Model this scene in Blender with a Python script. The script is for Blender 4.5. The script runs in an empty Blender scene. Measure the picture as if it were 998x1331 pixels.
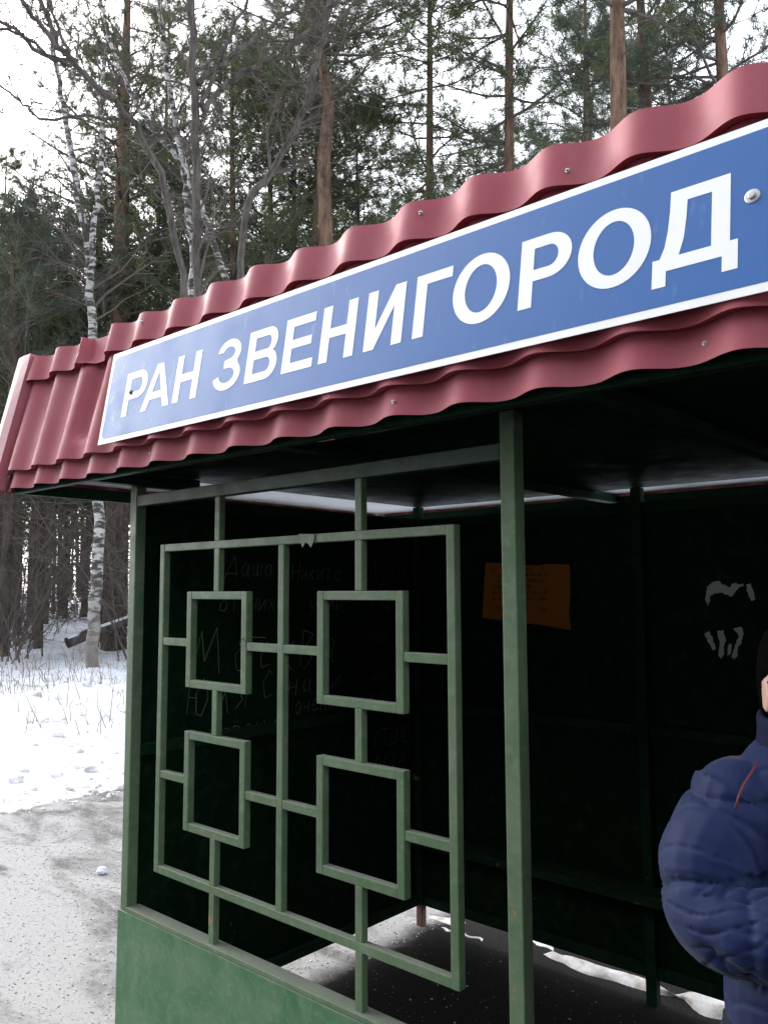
import bpy, bmesh, math, random
import numpy as np
from mathutils import Vector, Matrix, noise

# ------------------------------------------------------------------ camera, sky, sun, exposure
scn = bpy.context.scene
CAM = Vector((2.669, -1.615, 1.610))
FPX, YAW, PIT, ROLL = 1075.3, 0.7282, 0.0952, -0.0038     # focal length in photo pixels (998 x 1331)
fw = Vector((-math.sin(YAW)*math.cos(PIT), math.cos(YAW)*math.cos(PIT), math.sin(PIT)))
rt0 = Vector((math.cos(YAW), math.sin(YAW), 0)); up0 = rt0.cross(fw)
rt = rt0*math.cos(ROLL) + up0*math.sin(ROLL); up = -rt0*math.sin(ROLL) + up0*math.cos(ROLL)
cd = bpy.data.cameras.new('camera'); cam = bpy.data.objects.new('camera', cd)
scn.collection.objects.link(cam); scn.camera = cam
cd.sensor_fit = 'VERTICAL'; cd.sensor_height = 24; cd.lens = FPX/1331*24
cd.clip_start = 0.05; cd.clip_end = 2000
M = Matrix((rt, up, -fw)).transposed().to_4x4(); M.translation = CAM; cam.matrix_world = M

SUN = Vector((-0.80, 0.16, 0.58)).normalized()             # towards the sun, behind thin cloud
world = bpy.data.worlds.new('World'); scn.world = world; world.use_nodes = True
wn = world.node_tree; wn.nodes.clear()
sky = wn.nodes.new('ShaderNodeTexSky'); sky.sky_type = 'NISHITA'; sky.sun_disc = False
sky.sun_elevation = math.asin(SUN.z); sky.sun_rotation = math.atan2(SUN.x, SUN.y)
sky.air_density = 1.0; sky.dust_density = 1.5; sky.ozone_density = 1.0
hs = wn.nodes.new('ShaderNodeHueSaturation'); hs.inputs['Saturation'].default_value = 0.26
bg = wn.nodes.new('ShaderNodeBackground'); bg.inputs['Strength'].default_value = 0.15
wo = wn.nodes.new('ShaderNodeOutputWorld')
wn.links.new(sky.outputs[0], hs.inputs['Color']); wn.links.new(hs.outputs[0], bg.inputs['Color']); wn.links.new(bg.outputs[0], wo.inputs['Surface'])
sd = bpy.data.lights.new('sun', 'SUN'); sd.energy = 0.8; sd.angle = math.radians(75); sd.color = (1, .96, .9)
so = bpy.data.objects.new('sun', sd); scn.collection.objects.link(so)
so.rotation_euler = (-SUN).to_track_quat('-Z', 'Y').to_euler()
vs = scn.view_settings; vs.view_transform = 'Standard'; vs.look = 'None'; vs.gamma = 1; vs.use_curve_mapping = False
vs.exposure = 2.2
scn.render.engine = 'CYCLES'

# ------------------------------------------------------------------ helpers
COL = scn.collection
rnd = random.Random(5)
def tag(o, label=None, cat=None, group=None, kind=None):
    if label: o['label'] = label
    if cat: o['category'] = cat
    if group: o['group'] = group
    if kind: o['kind'] = kind
    return o
def empty(name, loc=(0, 0, 0), label=None, cat=None, group=None, rz=0):
    o = bpy.data.objects.new(name, None); COL.objects.link(o); o.location = loc; o.rotation_euler = (0, 0, rz)
    o.empty_display_size = .2
    return tag(o, label, cat, group)
def link(name, me, mat=None, parent=None, smooth=False):
    o = bpy.data.objects.new(name, me); COL.objects.link(o)
    if mat: me.materials.append(mat)
    if parent:
        o.parent = parent                       # parents stand unrotated when built: undo their location only
        l = Vector(parent.location); q = parent.parent
        while q: l += Vector(q.location); q = q.parent
        o.location = -l
    if smooth: me.polygons.foreach_set('use_smooth', [True]*len(me.polygons))
    return o
class MB:
    def __init__(s): s.v = []; s.f = []
    def quad(s, a, b, c, d):
        n = len(s.v); s.v += [tuple(a), tuple(b), tuple(c), tuple(d)]; s.f.append((n, n+1, n+2, n+3))
    def box(s, x0, x1, y0, y1, z0, z1):
        n = len(s.v)
        s.v += [(x, y, z) for z in (z0, z1) for (x, y) in ((x0, y0), (x1, y0), (x1, y1), (x0, y1))]
        for f in ((3, 2, 1, 0), (4, 5, 6, 7), (0, 1, 5, 4), (1, 2, 6, 5), (2, 3, 7, 6), (3, 0, 4, 7)): s.f.append(tuple(n+i for i in f))
    def tube(s, pts, rad, n=6, cap=True):
        pts = [Vector(p) for p in pts]; k = len(pts); base = len(s.v)
        prev = None
        for i, p in enumerate(pts):
            d = (pts[min(i+1, k-1)] - pts[max(i-1, 0)])
            d = d.normalized() if d.length > 1e-9 else Vector((0, 0, 1))
            if prev is None:
                a = d.orthogonal().normalized()
            else:
                a = prev - d*prev.dot(d); a = a.normalized() if a.length > 1e-6 else d.orthogonal().normalized()
            prev = a; b = d.cross(a); r = rad[i] if hasattr(rad, '__len__') else rad
            for j in range(n):
                t = 2*math.pi*j/n; s.v.append(tuple(p + (a*math.cos(t) + b*math.sin(t))*r))
        for i in range(k-1):
            for j in range(n):
                s.f.append((base+i*n+j, base+i*n+(j+1) % n, base+(i+1)*n+(j+1) % n, base+(i+1)*n+j))
        if cap:
            s.f.append(tuple(base+j for j in reversed(range(n)))); s.f.append(tuple(base+(k-1)*n+j for j in range(n)))
    def lathe(s, c, ax, prof, n=16):            # prof: (distance along axis, radius)
        ax = Vector(ax).normalized(); c = Vector(c); a = ax.orthogonal().normalized(); b = ax.cross(a); base = len(s.v)
        for h, r in prof:
            for j in range(n):
                t = 2*math.pi*j/n; s.v.append(tuple(c + ax*h + (a*math.cos(t)+b*math.sin(t))*r))
        for i in range(len(prof)-1):
            for j in range(n): s.f.append((base+i*n+j, base+i*n+(j+1) % n, base+(i+1)*n+(j+1) % n, base+(i+1)*n+j))
        s.f.append(tuple(base+(len(prof)-1)*n+j for j in range(n)))
    def mesh(s, name):
        me = bpy.data.meshes.new(name); me.from_pydata(s.v, [], s.f); me.update(); return me
    def build(s, name, mat, parent=None, smooth=False): return link(name, s.mesh(name), mat, parent, smooth)
def arr_mesh(name, V, F):
    V = np.asarray(V, np.float32); F = np.asarray(F, np.int32); k = F.shape[1]
    me = bpy.data.meshes.new(name); me.vertices.add(len(V)); me.vertices.foreach_set('co', V.ravel())
    me.loops.add(F.size); me.loops.foreach_set('vertex_index', F.ravel())
    me.polygons.add(len(F)); me.polygons.foreach_set('loop_start', np.arange(0, F.size, k, dtype=np.int32))
    me.update(calc_edges=True); me.validate(); return me
def bbox(name, b, mat, parent, bev=.003):       # one bevelled steel or timber bar
    m = MB(); m.box(*b); me = m.mesh(name)
    bm = bmesh.new(); bm.from_mesh(me)
    if bev: bmesh.ops.bevel(bm, geom=bm.edges[:], offset=bev, segments=2, affect='EDGES', profile=.6)
    bm.to_mesh(me); bm.free()
    return link(name, me, mat, parent)
def copy_tree(o, parent=None):
    c = o.copy(); COL.objects.link(c); c.parent = parent
    for ch in o.children: copy_tree(ch, c)
    return c
def ground_at(px, D): return CAM + (Vector((-math.sin(YAW), math.cos(YAW), 0)) + rt0*((px-499)/FPX))*D   # a place D metres ahead
def pt(px, py, D):
    v = fw + rt*((px-499)/FPX) - up*((py-665.5)/FPX)
    h = v.dot(Vector((-math.sin(YAW), math.cos(YAW), 0))); return CAM + v*(D/h)

# ------------------------------------------------------------------ materials
def mat(name, col=(.5, .5, .5), rough=.6, spec=.5, metal=0, coat=0):
    m = bpy.data.materials.new(name); m.use_nodes = True; nt = m.node_tree; b = nt.nodes['Principled BSDF']
    b.inputs['Base Color'].default_value = (*col, 1); b.inputs['Roughness'].default_value = rough
    b.inputs['Specular IOR Level'].default_value = spec; b.inputs['Metallic'].default_value = metal
    b.inputs['Coat Weight'].default_value = coat; b.inputs['Coat Roughness'].default_value = .25
    m['b'] = 1
    return m
class NT:
    def __init__(s, m):
        s.nt = m.node_tree; s.b = s.nt.nodes['Principled BSDF']; s.tc = s.nt.nodes.new('ShaderNodeTexCoord')
    def n(s, t, **k):
        o = s.nt.nodes.new(t)
        for a, v in k.items(): setattr(o, a, v)
        return o
    def l(s, a, b): s.nt.links.new(a, b)
    def noise(s, scale, detail=6, rough=.6, stretch=None, src='Object', dist=0):
        o = s.n('ShaderNodeTexNoise'); o.inputs['Scale'].default_value = scale; o.inputs['Detail'].default_value = detail
        o.inputs['Roughness'].default_value = rough; o.inputs['Distortion'].default_value = dist
        if stretch:
            mp = s.n('ShaderNodeMapping'); mp.inputs['Scale'].default_value = stretch; s.l(s.tc.outputs[src], mp.inputs[0]); s.l(mp.outputs[0], o.inputs['Vector'])
        else: s.l(s.tc.outputs[src], o.inputs['Vector'])
        return o.outputs['Fac']
    def ramp(s, fac, stops):
        o = s.n('ShaderNodeValToRGB'); e = o.color_ramp.elements
        while len(e) > 1: e.remove(e[-1])
        e[0].position = stops[0][0]; c = stops[0][1]; e[0].color = (*c, 1) if hasattr(c, '__len__') else (c, c, c, 1)
        for p, c in stops[1:]:
            q = e.new(p); q.color = (*c, 1) if hasattr(c, '__len__') else (c, c, c, 1)
        s.l(fac, o.inputs[0]); return o.outputs[0]
    def mix(s, fac, a, b, blend='MIX'):
        o = s.n('ShaderNodeMix', data_type='RGBA', blend_type=blend)
        for sock, v in ((o.inputs[0], fac), (o.inputs[6], a), (o.inputs[7], b)):
            if hasattr(v, 'is_linked'): s.l(v, sock)
            elif hasattr(v, '__len__'): sock.default_value = (*v, 1)
            else: sock.default_value = v
        return o.outputs[2]
    def math(s, op, a, b=0):
        o = s.n('ShaderNodeMath', operation=op)
        for sock, v in ((o.inputs[0], a), (o.inputs[1], b)):
            if hasattr(v, 'is_linked'): s.l(v, sock)
            else: sock.default_value = v
        return o.outputs[0]
    def sep(s, src='Object'):
        o = s.n('ShaderNodeSeparateXYZ'); s.l(s.tc.outputs[src], o.inputs[0]); return o.outputs
    def col(s, c): s.l(c, s.b.inputs['Base Color'])
    def rough(s, c): s.l(c, s.b.inputs['Roughness'])
    def bump(s, h, strength=.3, dist=.01):
        o = s.n('ShaderNodeBump'); o.inputs['Strength'].default_value = strength; o.inputs['Distance'].default_value = dist
        s.l(h, o.inputs['Height']); s.l(o.outputs[0], s.b.inputs['Normal'])

MT = {}
def paint(name, base, pale, rust_amt, dust=.5, scale=1.0):
    m = mat(name, base, .45, .4); t = NT(m)
    c = t.mix(t.ramp(t.noise(5*scale, 8, .65), [(.42, 0), (.68, 1)]), base, pale)
    c = t.mix(t.ramp(t.noise(38*scale, 4, .6), [(.5, 0), (.75, .55)]), c, tuple(x*1.25+.02 for x in pale))
    # dust lies on what faces up
    g = t.n('ShaderNodeNewGeometry'); sp = t.n('ShaderNodeSeparateXYZ'); t.l(g.outputs['Normal'], sp.inputs[0])
    upf = t.ramp(sp.outputs[2], [(.6, 0), (.95, dust)])
    c = t.mix(upf, c, (.27, .26, .24))
    r = t.ramp(t.math('MULTIPLY', t.noise(9, 6, .7, dist=.4), t.math('MULTIPLY', t.ramp(t.math('DIVIDE', t.sep()[2], 2), [(.30, 1.14), (.55, .95), (.9, .9)]), t.ramp(t.noise(2.1, 2, .5), [(.4, .8), (.65, 1.1)]))), [(rust_amt, 0), (rust_amt+.07, 1)])
    c = t.mix(r, c, t.mix(t.noise(60), (.26, .13, .05), (.36, .22, .11)))
    t.col(c); t.rough(t.ramp(t.noise(14, 5), [(.3, .38), (.7, .6)])); t.bump(t.noise(120, 4), .12, .002)
    MT[name] = m; return m
paint('frame_paint', (.076, .130, .066), (.124, .172, .102), .66)
paint('panel_paint', (.046, .142, .060), (.110, .185, .110), .74, scale=1.2)
paint('wall_shade_paint', (.0055, .0175, .0085), (.0080, .0225, .0118), .80, .05, .5)  # frame green darkened: the interior's shade is put into the wall colour
paint('rail_shade_paint', (.009, .029, .0145), (.013, .037, .020), .76, .05)  # rails and ceiling likewise: indoor shade painted into the green
for k in ('wall_shade_paint', 'rail_shade_paint'): MT[k].node_tree.nodes['Principled BSDF'].inputs['Specular IOR Level'].default_value = .03

paint('beam_shade_paint', (.020, .046, .028), (.032, .060, .040), .74, .2)  # front beam: shade under the roof overhang painted in as darker green
m = MT['tile'] = mat('tile_coating', (.33, .075, .105), .55, .40); t = NT(m)
c = t.mix(t.ramp(t.noise(3, 8, .65), [(.35, 0), (.75, .4)]), (.31, .056, .076), (.375, .115, .135))
c = t.mix(t.ramp(t.noise(1.0, 8, .7, (26, 26, 3)), [(.5, 0), (.8, .28)]), c, (.30, .155, .15))
t.col(c); t.rough(t.ramp(t.noise(7, 6), [(.3, .52), (.75, .74)])); t.bump(t.noise(220, 3), .05, .001)
m = MT['flash'] = mat('flashing_coating', (.36, .11, .14), .4, .5)
m = MT['blue'] = mat('sign_blue', (.030, .105, .37), .3, .5); t = NT(m)
c = t.mix(t.ramp(t.noise(2.5, 7, .65), [(.4, 0), (.8, .25)]), (.006, .088, .31), (.030, .125, .36))
sx = t.sep()
wear = t.math('MULTIPLY', t.ramp(t.noise(17, 9, .8), [(.56, 0), (.70, .6)]), t.ramp(sx[0], [(.42, .9), (.75, 0)]))
c = t.mix(wear, c, (.50, .56, .68))
c = t.mix(t.ramp(t.noise(4, 6, .7, (9, 9, 1.2)), [(.60, 0), (.78, .22)]), c, (.42, .48, .60))
t.col(c); t.rough(t.ramp(t.noise(9, 6), [(.3, .30), (.75, .5)]))
m = MT['white'] = mat('sign_white', (.78, .78, .77), .35, .5); t = NT(m)
t.col(t.mix(t.ramp(t.noise(8, 7, .7), [(.5, 0), (.8, .35)]), (.80, .80, .79), (.60, .59, .57)))
MT['steel'] = mat('zinc_steel', (.42, .42, .43), .5, .5, .7)
MT['rusty'] = mat('rusty_steel', (.10, .045, .03), .8)
m = MT['soffit'] = mat('soffit_sheet', (.3, .3, .3), .42, .5, .25); t = NT(m)
t.col(t.mix(t.noise(3, 7, .6), (.38, .39, .395), (.60, .61, .615))); t.bump(t.noise(2.2, 3), .25, .05); t.rough(t.ramp(t.noise(6), [(.3, .34), (.7, .55)]))
m = MT['wood'] = mat('batten_wood', (.11, .08, .055), .8); t = NT(m)
t.col(t.mix(t.noise(6, 6, .6, (1, 14, 14)), (.07, .05, .035), (.17, .13, .09)))
m = MT['roofmetal'] = mat('roof_deck_metal', (.12, .04, .05), .5)

m = MT['asphalt'] = mat('asphalt', (.05, .05, .05), .9, .12); t = NT(m)
s = t.sep()
dark = t.mix(t.noise(70, 5, .7), (.010, .0095, .010), (.032, .029, .028))
frost = t.mix(t.noise(45, 6, .75), (.25, .245, .24), (.47, .465, .46))
patch = t.ramp(t.math('ADD', t.noise(1.25, 8, .66, (.8, 1.7, 1), dist=.6), t.math('MULTIPLY', t.noise(26, 5, .7), .22)), [(.50, 0), (.64, 1)])
# frost and grit lie in the open, not on the floor that the roof keeps dry
ins = t.math('MULTIPLY', t.ramp(t.math('ADD', t.math('MULTIPLY', s[0], .5), t.math('MULTIPLY', t.noise(5), .12)), [(.04, 0), (.12, 1)]), t.ramp(t.math('ADD', t.math('MULTIPLY', s[1], .2), .5), [(.474, 0), (.514, 1), (.88, 1), (.95, .3)]))
grey = t.mix(patch, t.mix(t.noise(60, 5, .75), (.065, .060, .056), (.22, .21, .20)), frost)
road = t.ramp(t.math('ADD', t.math('MULTIPLY', s[1], -.25), t.math('MULTIPLY', t.noise(2), .1)), [(.16, 0), (.26, 1)])   # the carriageway in front is wet and swept
c = t.mix(t.math('MAXIMUM', ins, t.math('MAXIMUM', road, t.ramp(t.math('MULTIPLY', s[0], .25), [(.10, 0), (.32, 1)]))), grey, dark)
speck = t.ramp(t.noise(150, 2, .5), [(.70, 0), (.76, 1)])
c = t.mix(t.math('MULTIPLY', speck, .6), c, (.62, .62, .63))
t.col(c); t.bump(t.noise(130, 5, .7), .5, .008)
m = MT['snow'] = mat('snow', (.80, .82, .86), .6, .3); t = NT(m)
c = t.mix(t.ramp(t.noise(.9, 9, .72, (1, 2.2, 1), dist=.6), [(.52, 0), (.66, .8)]), (.74, .78, .86), (.30, .28, .27))
c = t.mix(t.ramp(t.noise(14, 6, .75), [(.60, 0), (.72, .55)]), c, (.30, .25, .21))
t.col(c); t.bump(t.noise(7, 8, .7), .5, .06)
m = MT['ice'] = mat('trodden_snow', (.62, .61, .59), .5, .4); t = NT(m)
t.col(t.mix(t.ramp(t.noise(9, 7, .7), [(.42, 0), (.66, 1)]), (.75, .75, .75), (.36, .31, .26))); t.bump(t.noise(30, 6), .4, .01)
m = MT['stone'] = mat('grit_stone', (.3, .29, .28), .8); t = NT(m)
oi = t.n('ShaderNodeNewGeometry'); t.col(t.ramp(oi.outputs['Random Per Island'], [(0, (.20, .195, .19)), (.35, (.40, .395, .385)), (1, (.80, .80, .80))]))

def bark(name, lo, hi, z0, z1, sc=7):
    m = mat(name, lo, .9, .15); t = NT(m); s = t.sep()
    c = t.mix(t.ramp(t.math('DIVIDE', s[2], 20), [(z0/20, 0), (z1/20, 1)]), lo, hi)
    c = t.mix(t.ramp(t.noise(sc, 6, .7, (1, 1, .25)), [(.38, 0), (.62, 1)]), t.mix(.72, c, (.01, .008, .007)), c)
    t.col(c); t.bump(t.noise(sc*1.6, 5, .7, (1, 1, .3)), .8, .04); MT[name] = m
bark('pine_bark', (.098, .080, .069), (.205, .128, .090), 3, 9)
bark('dark_bark', (.115, .102, .094), (.13, .115, .103), 2, 12)
m = MT['birch'] = mat('birch_bark', (.7, .69, .66), .7, .3); t = NT(m); s = t.sep()
w = t.ramp(t.noise(3.2, 6, .65, (1, 1, 3.2)), [(.47, 1), (.56, 0)])
c = t.mix(w, (.40, .39, .37), (.045, .04, .036))
c = t.mix(t.ramp(t.math('DIVIDE', s[2], 10), [(.03, 1), (.20, 0)]), c, t.mix(t.noise(8, 6), (.07, .058, .05), (.26, .24, .21)))
t.col(c); t.bump(t.noise(18), .5, .02)
m = MT['twig'] = mat('twig_bark', (.10, .082, .074), .85, .2)
m = MT['twig_pale'] = mat('weathered_twig', (.17, .14, .12), .85, .2)
def leafmat(name, a, b):
    m = mat(name, a, .7, .25); t = NT(m); g = t.n('ShaderNodeNewGeometry')
    c = t.mix(g.outputs['Random Per Island'], a, b); t.col(c)
    tr = t.n('ShaderNodeBsdfTranslucent'); t.l(c, tr.inputs[0]); mx = t.n('ShaderNodeMixShader'); mx.inputs[0].default_value = .3
    t.l(t.b.outputs[0], mx.inputs[1]); t.l(tr.outputs[0], mx.inputs[2]); t.l(mx.outputs[0], t.nt.nodes['Material Output'].inputs[0]); MT[name] = m
leafmat('needles', (.050, .072, .034), (.142, .160, .076))
leafmat('needles_grey', (.048, .064, .048), (.12, .138, .10))
MT['drygrass'] = mat('dry_grass', (.20, .155, .12), .8, .2)
MT['jacket'] = mat('jacket_nylon', (.005, .013, .058), .6, .15); t = NT(MT['jacket'])
t.col(t.mix(t.noise(9, 5), (.0042, .0105, .046), (.0072, .0165, .068))); t.bump(t.noise(260, 3), .08, .001)
MT['jacket'].node_tree.nodes['Principled BSDF'].inputs['Sheen Weight'].default_value = .1
MT['navy'] = mat('navy_fleece', (.012, .014, .035), .9, .1)
MT['skin'] = mat('skin', (.52, .30, .235), .5, .4); MT['skin'].node_tree.nodes['Principled BSDF'].inputs['Subsurface Weight'].default_value = .15
MT['skin'].node_tree.nodes['Principled BSDF'].inputs['Subsurface Radius'].default_value = (.01, .004, .002)
MT['hair'] = mat('black_knit', (.0022, .0022, .0026), .95, .02)
MT['trousers'] = mat('trouser_cloth', (.02, .022, .03), .9, .1)
MT['cord'] = mat('red_cord', (.075, .006, .014), .7)
MT['black'] = mat('black_plastic', (.01, .01, .01), .3)
MT['paper_orange'] = mat('orange_paper', (.36, .125, .030), .9, .1)
MT['print'] = mat('faded_print', (.10, .03, .012), .9, .1)
MT['paper_white'] = mat('torn_paper', (.62, .65, .62), .9, .1)
MT['chalk'] = mat('scratched_paint', (.15, .16, .15), .9, .1)

# ------------------------------------------------------------------ ground
def axis(lo, hi, c0, c1, fine, coarse_n):
    a = np.arange(c0, c1+1e-6, fine); k = np.linspace(0, 1, coarse_n)[1:]**2.2
    return np.concatenate([(c0-(c0-lo)*k)[::-1], a, c1+(hi-c1)*k])
def snow_h(x, y):
    if y < -2.2: d = max(-14 - y, 0)                                          # the road in front runs on to both sides
    else: d = max(-3.42 - x, y - 2.35, 0)
    d += .20*noise.noise((x*1.1, y*1.1, 3.3)) + .11*noise.noise((x*3.4, y*3.4, 1)) + .05*noise.noise((x*9, y*9, 2))
    k = min(max(d/.5, -1), 1)
    far = min(max((math.hypot(x+3.4, y) - 3)/10, 0), 1)
    h = -.03 + .055*k + (.06*noise.noise((x*.5, y*.5, 0)) + .16*far*noise.noise((x*.16, y*.16, 7)) + .05*far*noise.noise((x*.9, y*.9, 2)))*max(k, 0)
    h += .10*math.exp(-((x+12.1)**2+(y-6.6)**2)/.30)                         # snow heaped round the birch foot
    if d > .3: h += .035*noise.noise((x*2.6, y*2.6, 11))
    if x < -6.8 and x > -11.5 and y > -2: h += .22*math.exp(-((x+8.6)/1.1)**2)*(.7+.6*noise.noise((x*1.7, y*1.7, 5)))     # ploughed ridge
    return h
xs = np.concatenate([axis(-300, -4.6, -20, -4.7, .15, 40)[:-39], np.arange(-4.6, -2.8, .05), axis(-2.8, 300, -2.7, 6, .3, 40)[39:]]); ys = axis(-300, 300, -1, 14, .13, 40)
V = [(x, y, snow_h(x, y)) for y in ys for x in xs]; nx = len(xs)
F = [(j*nx+i, j*nx+i+1, (j+1)*nx+i+1, (j+1)*nx+i) for j in range(len(ys)-1) for i in range(nx-1)]
me = arr_mesh('snow_ground', V, F); g = link('ground', me, MT['snow'], smooth=True); tag(g, 'snow covered ground running back into the wood', 'snow', kind='structure')
mb = MB(); ax_ = [-3.6+.3*i for i in range(34)]+[9, 20, 60]; ay_ = [-14, -8, -4, -2]+[-1.7+.3*i for i in range(15)]+[2.7]
for i in range(len(ax_)-1):
    for j in range(len(ay_)-1): mb.quad(*[(ax_[a], ay_[b], 0) for a, b in ((i, j), (i+1, j), (i+1, j+1), (i, j+1))])
mb.quad((-80, -14, 0), (-3.6, -14, 0), (-3.6, -2, 0), (-80, -2, 0))
tag(mb.build('pavement', MT['asphalt']), 'gritty asphalt pavement around and under the shelter', 'pavement', kind='structure')

# grit lying on the asphalt
def pebble_mesh(n, place, seed, s0, s1):
    r = np.random.RandomState(seed); B = np.array([(1, 0, 0), (-1, 0, 0), (0, 1, 0), (0, -1, 0), (0, 0, 1), (0, 0, -.6)], float)
    T = np.array([(0, 2, 4), (2, 1, 4), (1, 3, 4), (3, 0, 4), (2, 0, 5), (1, 2, 5), (3, 1, 5), (0, 3, 5)]); VV = []; FF = []
    for i in range(n):
        x, y = place(r); s = s0+(s1-s0)*r.rand()**4; a = r.rand()*6.28; c, q = math.cos(a), math.sin(a)
        P = B*(s*(.7+.6*r.rand(6, 1)))*np.array([1, .8, .6]); P = P@np.array([[c, q, 0], [-q, c, 0], [0, 0, 1]]) + (x, y, s*.25)
        VV.append(P); FF.append(T+6*i)
    return np.concatenate(VV), np.concatenate(FF)
Vp, Fp = pebble_mesh(26000, lambda r: (-3.4+3.5*r.rand(), -.6+2.9*r.rand()), 1, .0018, .0065)
tag(link('grit', arr_mesh('grit', Vp, Fp), MT['stone']), 'loose pale grit scattered over the asphalt left of the shelter', 'grit', kind='stuff')
Vp, Fp = pebble_mesh(700, lambda r: (.05+2.5*r.rand(), .05+1.5*r.rand()), 2, .002, .007)
tag(link('floor_grit', arr_mesh('floor_grit', Vp, Fp), MT['stone']), 'sparse pale grit on the dark shelter floor', 'grit', kind='stuff')
def lump(name, c, s, seed, mat_, n=3):
    bm = bmesh.new(); bmesh.ops.create_icosphere(bm, subdivisions=n, radius=1)
    for v in bm.verts:
        k = 1+.35*noise.noise(v.co*1.3+Vector((seed, 0, 0)))+.15*noise.noise(v.co*3+Vector((seed, 5, 0)))
        v.co = Vector((v.co.x*s[0]*k, v.co.y*s[1]*k, v.co.z*s[2]*k))
    me = bpy.data.meshes.new(name); bm.to_mesh(me); bm.free()
    o = link(name, me, mat_, smooth=True); o.location = c; return o
q = (CAM + (fw + rt*((133-499)/FPX) - up*((1136-665.5)/FPX))*1); v = q-CAM; q = CAM+v*(-CAM.z/v.z)
tag(lump('ice_lump', (q.x, q.y, .02), (.030, .026, .022), 3, MT['snow']), 'single white lump of ice on the grey asphalt left of the shelter', 'ice')

# packed snow along the foot of the walls
def snow_strip(name, pts, width, hgt, seed, label):
    VV = []; FF = []; n = len(pts); k = 7
    for i, (x, y) in enumerate(pts):
        w = width*(.55+.9*abs(noise.noise((x*3.3, y*3.3, seed)))); e = min(i, n-1-i)/3; w *= min(1, .15+e)
        for j in range(k):
            u = j/(k-1)*2-1; VV.append((x+.03*noise.noise((x*9, u, seed)), y+u*w+.05*noise.noise((x*5, u*.6, seed+2)), -.004+hgt*(1-u*u)*(.5+.9*abs(noise.noise((x*7, u*2, seed+4))))*min(1, e+.2)))
    for i in range(n-1):
        for j in range(k-1): FF.append((i*k+j, (i+1)*k+j, (i+1)*k+j+1, i*k+j+1))
    o = link(name, arr_mesh(name, VV, FF), MT['ice'], smooth=True); tag(o, label, 'snow'); return o
snow_strip('snow_drift', [(.62+.025*i, 1.735-.012*math.sin(i*.35)) for i in range(27)], .050, .030, 1, 'dirty ridge of packed snow under the back wall left of the bench post')
snow_strip('snow_drift', [(.10+.015*i, 1.665+.012*math.sin(i)) for i in range(18)], .028, .010, 5, 'thin broken crust of snow near the back left corner leg')
snow_strip('snow_drift', [(.40+.02*i, 1.80+.01*math.sin(i*1.3)) for i in range(14)], .040, .012, 9, 'small white snow scrap beyond the gap under the back wall')
snow_strip('snow_drift', [(-.05+.02*i, 1.74) for i in range(14)], .05, .012, 17, 'pale snow behind the rusty foot of the back left corner')
snow_strip('snow_drift', [(1.23+.03*i, 1.745+.01*math.sin(i)) for i in range(40)], .075, .045, 13, 'packed snow ridge under the back wall behind the person')

# ------------------------------------------------------------------ bus shelter
W, DEP = 2.64, 1.64
sh = empty('bus_shelter', (0, 0, 0), 'green metal bus shelter with wine red metal tile roof edge and barred front', 'bus shelter')
FP, WP, RP = MT['frame_paint'], MT['wall_shade_paint'], MT['rail_shade_paint']
def B(name, x0, x1, y0, y1, z0, z1, mt=FP, par=sh, bev=.003): return bbox(name, (x0, x1, y0, y1, z0, z1), mt, par, bev)
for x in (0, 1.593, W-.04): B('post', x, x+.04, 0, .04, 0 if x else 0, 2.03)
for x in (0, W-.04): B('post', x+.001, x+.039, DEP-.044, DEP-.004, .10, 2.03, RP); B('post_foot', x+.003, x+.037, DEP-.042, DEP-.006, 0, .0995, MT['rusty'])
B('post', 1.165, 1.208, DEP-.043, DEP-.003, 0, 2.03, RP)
# beams between the posts
for a, b in ((.04, 1.593),): B('beam', a+.001, b-.001, .0015, .0385, 1.916, 1.956, MT['beam_shade_paint'])
# lower panel of the front with its ledge
lp = B('lower_panel', -.006, 1.600, -.006, -.001, .04, .518, MT['panel_paint'], sh, .001)
B('ledge', .041, 1.592, -.004, .046, .519, .534, FP, sh, .002)
for x in (.5, 1.05): B('stiffener', x, x+.03, .001, .03, .06, .515, RP)
# grille
gr = bbox('grille', (.188, .213, .006, .031, .681, 1.7726), FP, sh)
gy = (.006, .031); GB = .025
def G(x0, x1, z0, z1, d=0): return B('bar', x0, x1, gy[0]+d, gy[1]-d, z0, z1, FP, gr, .0025)
XL, XR, ZT, ZB = .188, 1.4527, 1.7726, .681
xa, xb, xc = (.349, .659), (.970, 1.287), .815
za, zc = (1.299, 1.6105), (.8456, 1.159)
G(XR-GB, XR, ZB, ZT); G(XL+GB, XR-GB, ZT-GB, ZT, .0006); G(XL+GB, XR-GB, ZB, ZB+GB, .0006)
G(xc-.0125, xc+.0125, ZB+GB, ZT-GB, .001)
for (x0, x1) in (xa, xb):
    xm = (x0+x1)/2
    for (z0, z1) in (za, zc):
        G(x0, x0+GB, z0, z1); G(x1-GB, x1, z0, z1); G(x0+GB, x1-GB, z1-GB, z1, .0006); G(x0+GB, x1-GB, z0, z0+GB, .0006)
    v = .0012
    G(xm-.0125, xm+.0125, za[1], ZT-GB, v); G(xm-.0125, xm+.0125, zc[1], za[0], v); G(xm-.0125, xm+.0125, ZB+GB, zc[0], v)
    G(xm-.0125, xm+.0125, ZT, 1.916, v); G(xm-.0125, xm+.0125, .534, ZB, v)
for (z0, z1) in (za, zc):
    zm = (z0+z1)/2 - (.012 if z0 > 1.2 else 0); h = .0125
    G(XL+GB, xa[0], zm-h, zm+h, .0012); G(xa[1], xc-.0125, zm-h, zm+h, .0014); G(xc+.0125, xb[0], zm-h, zm+h, .0014); G(xb[1], XR-GB, zm-h, zm+h, .0012)
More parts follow.
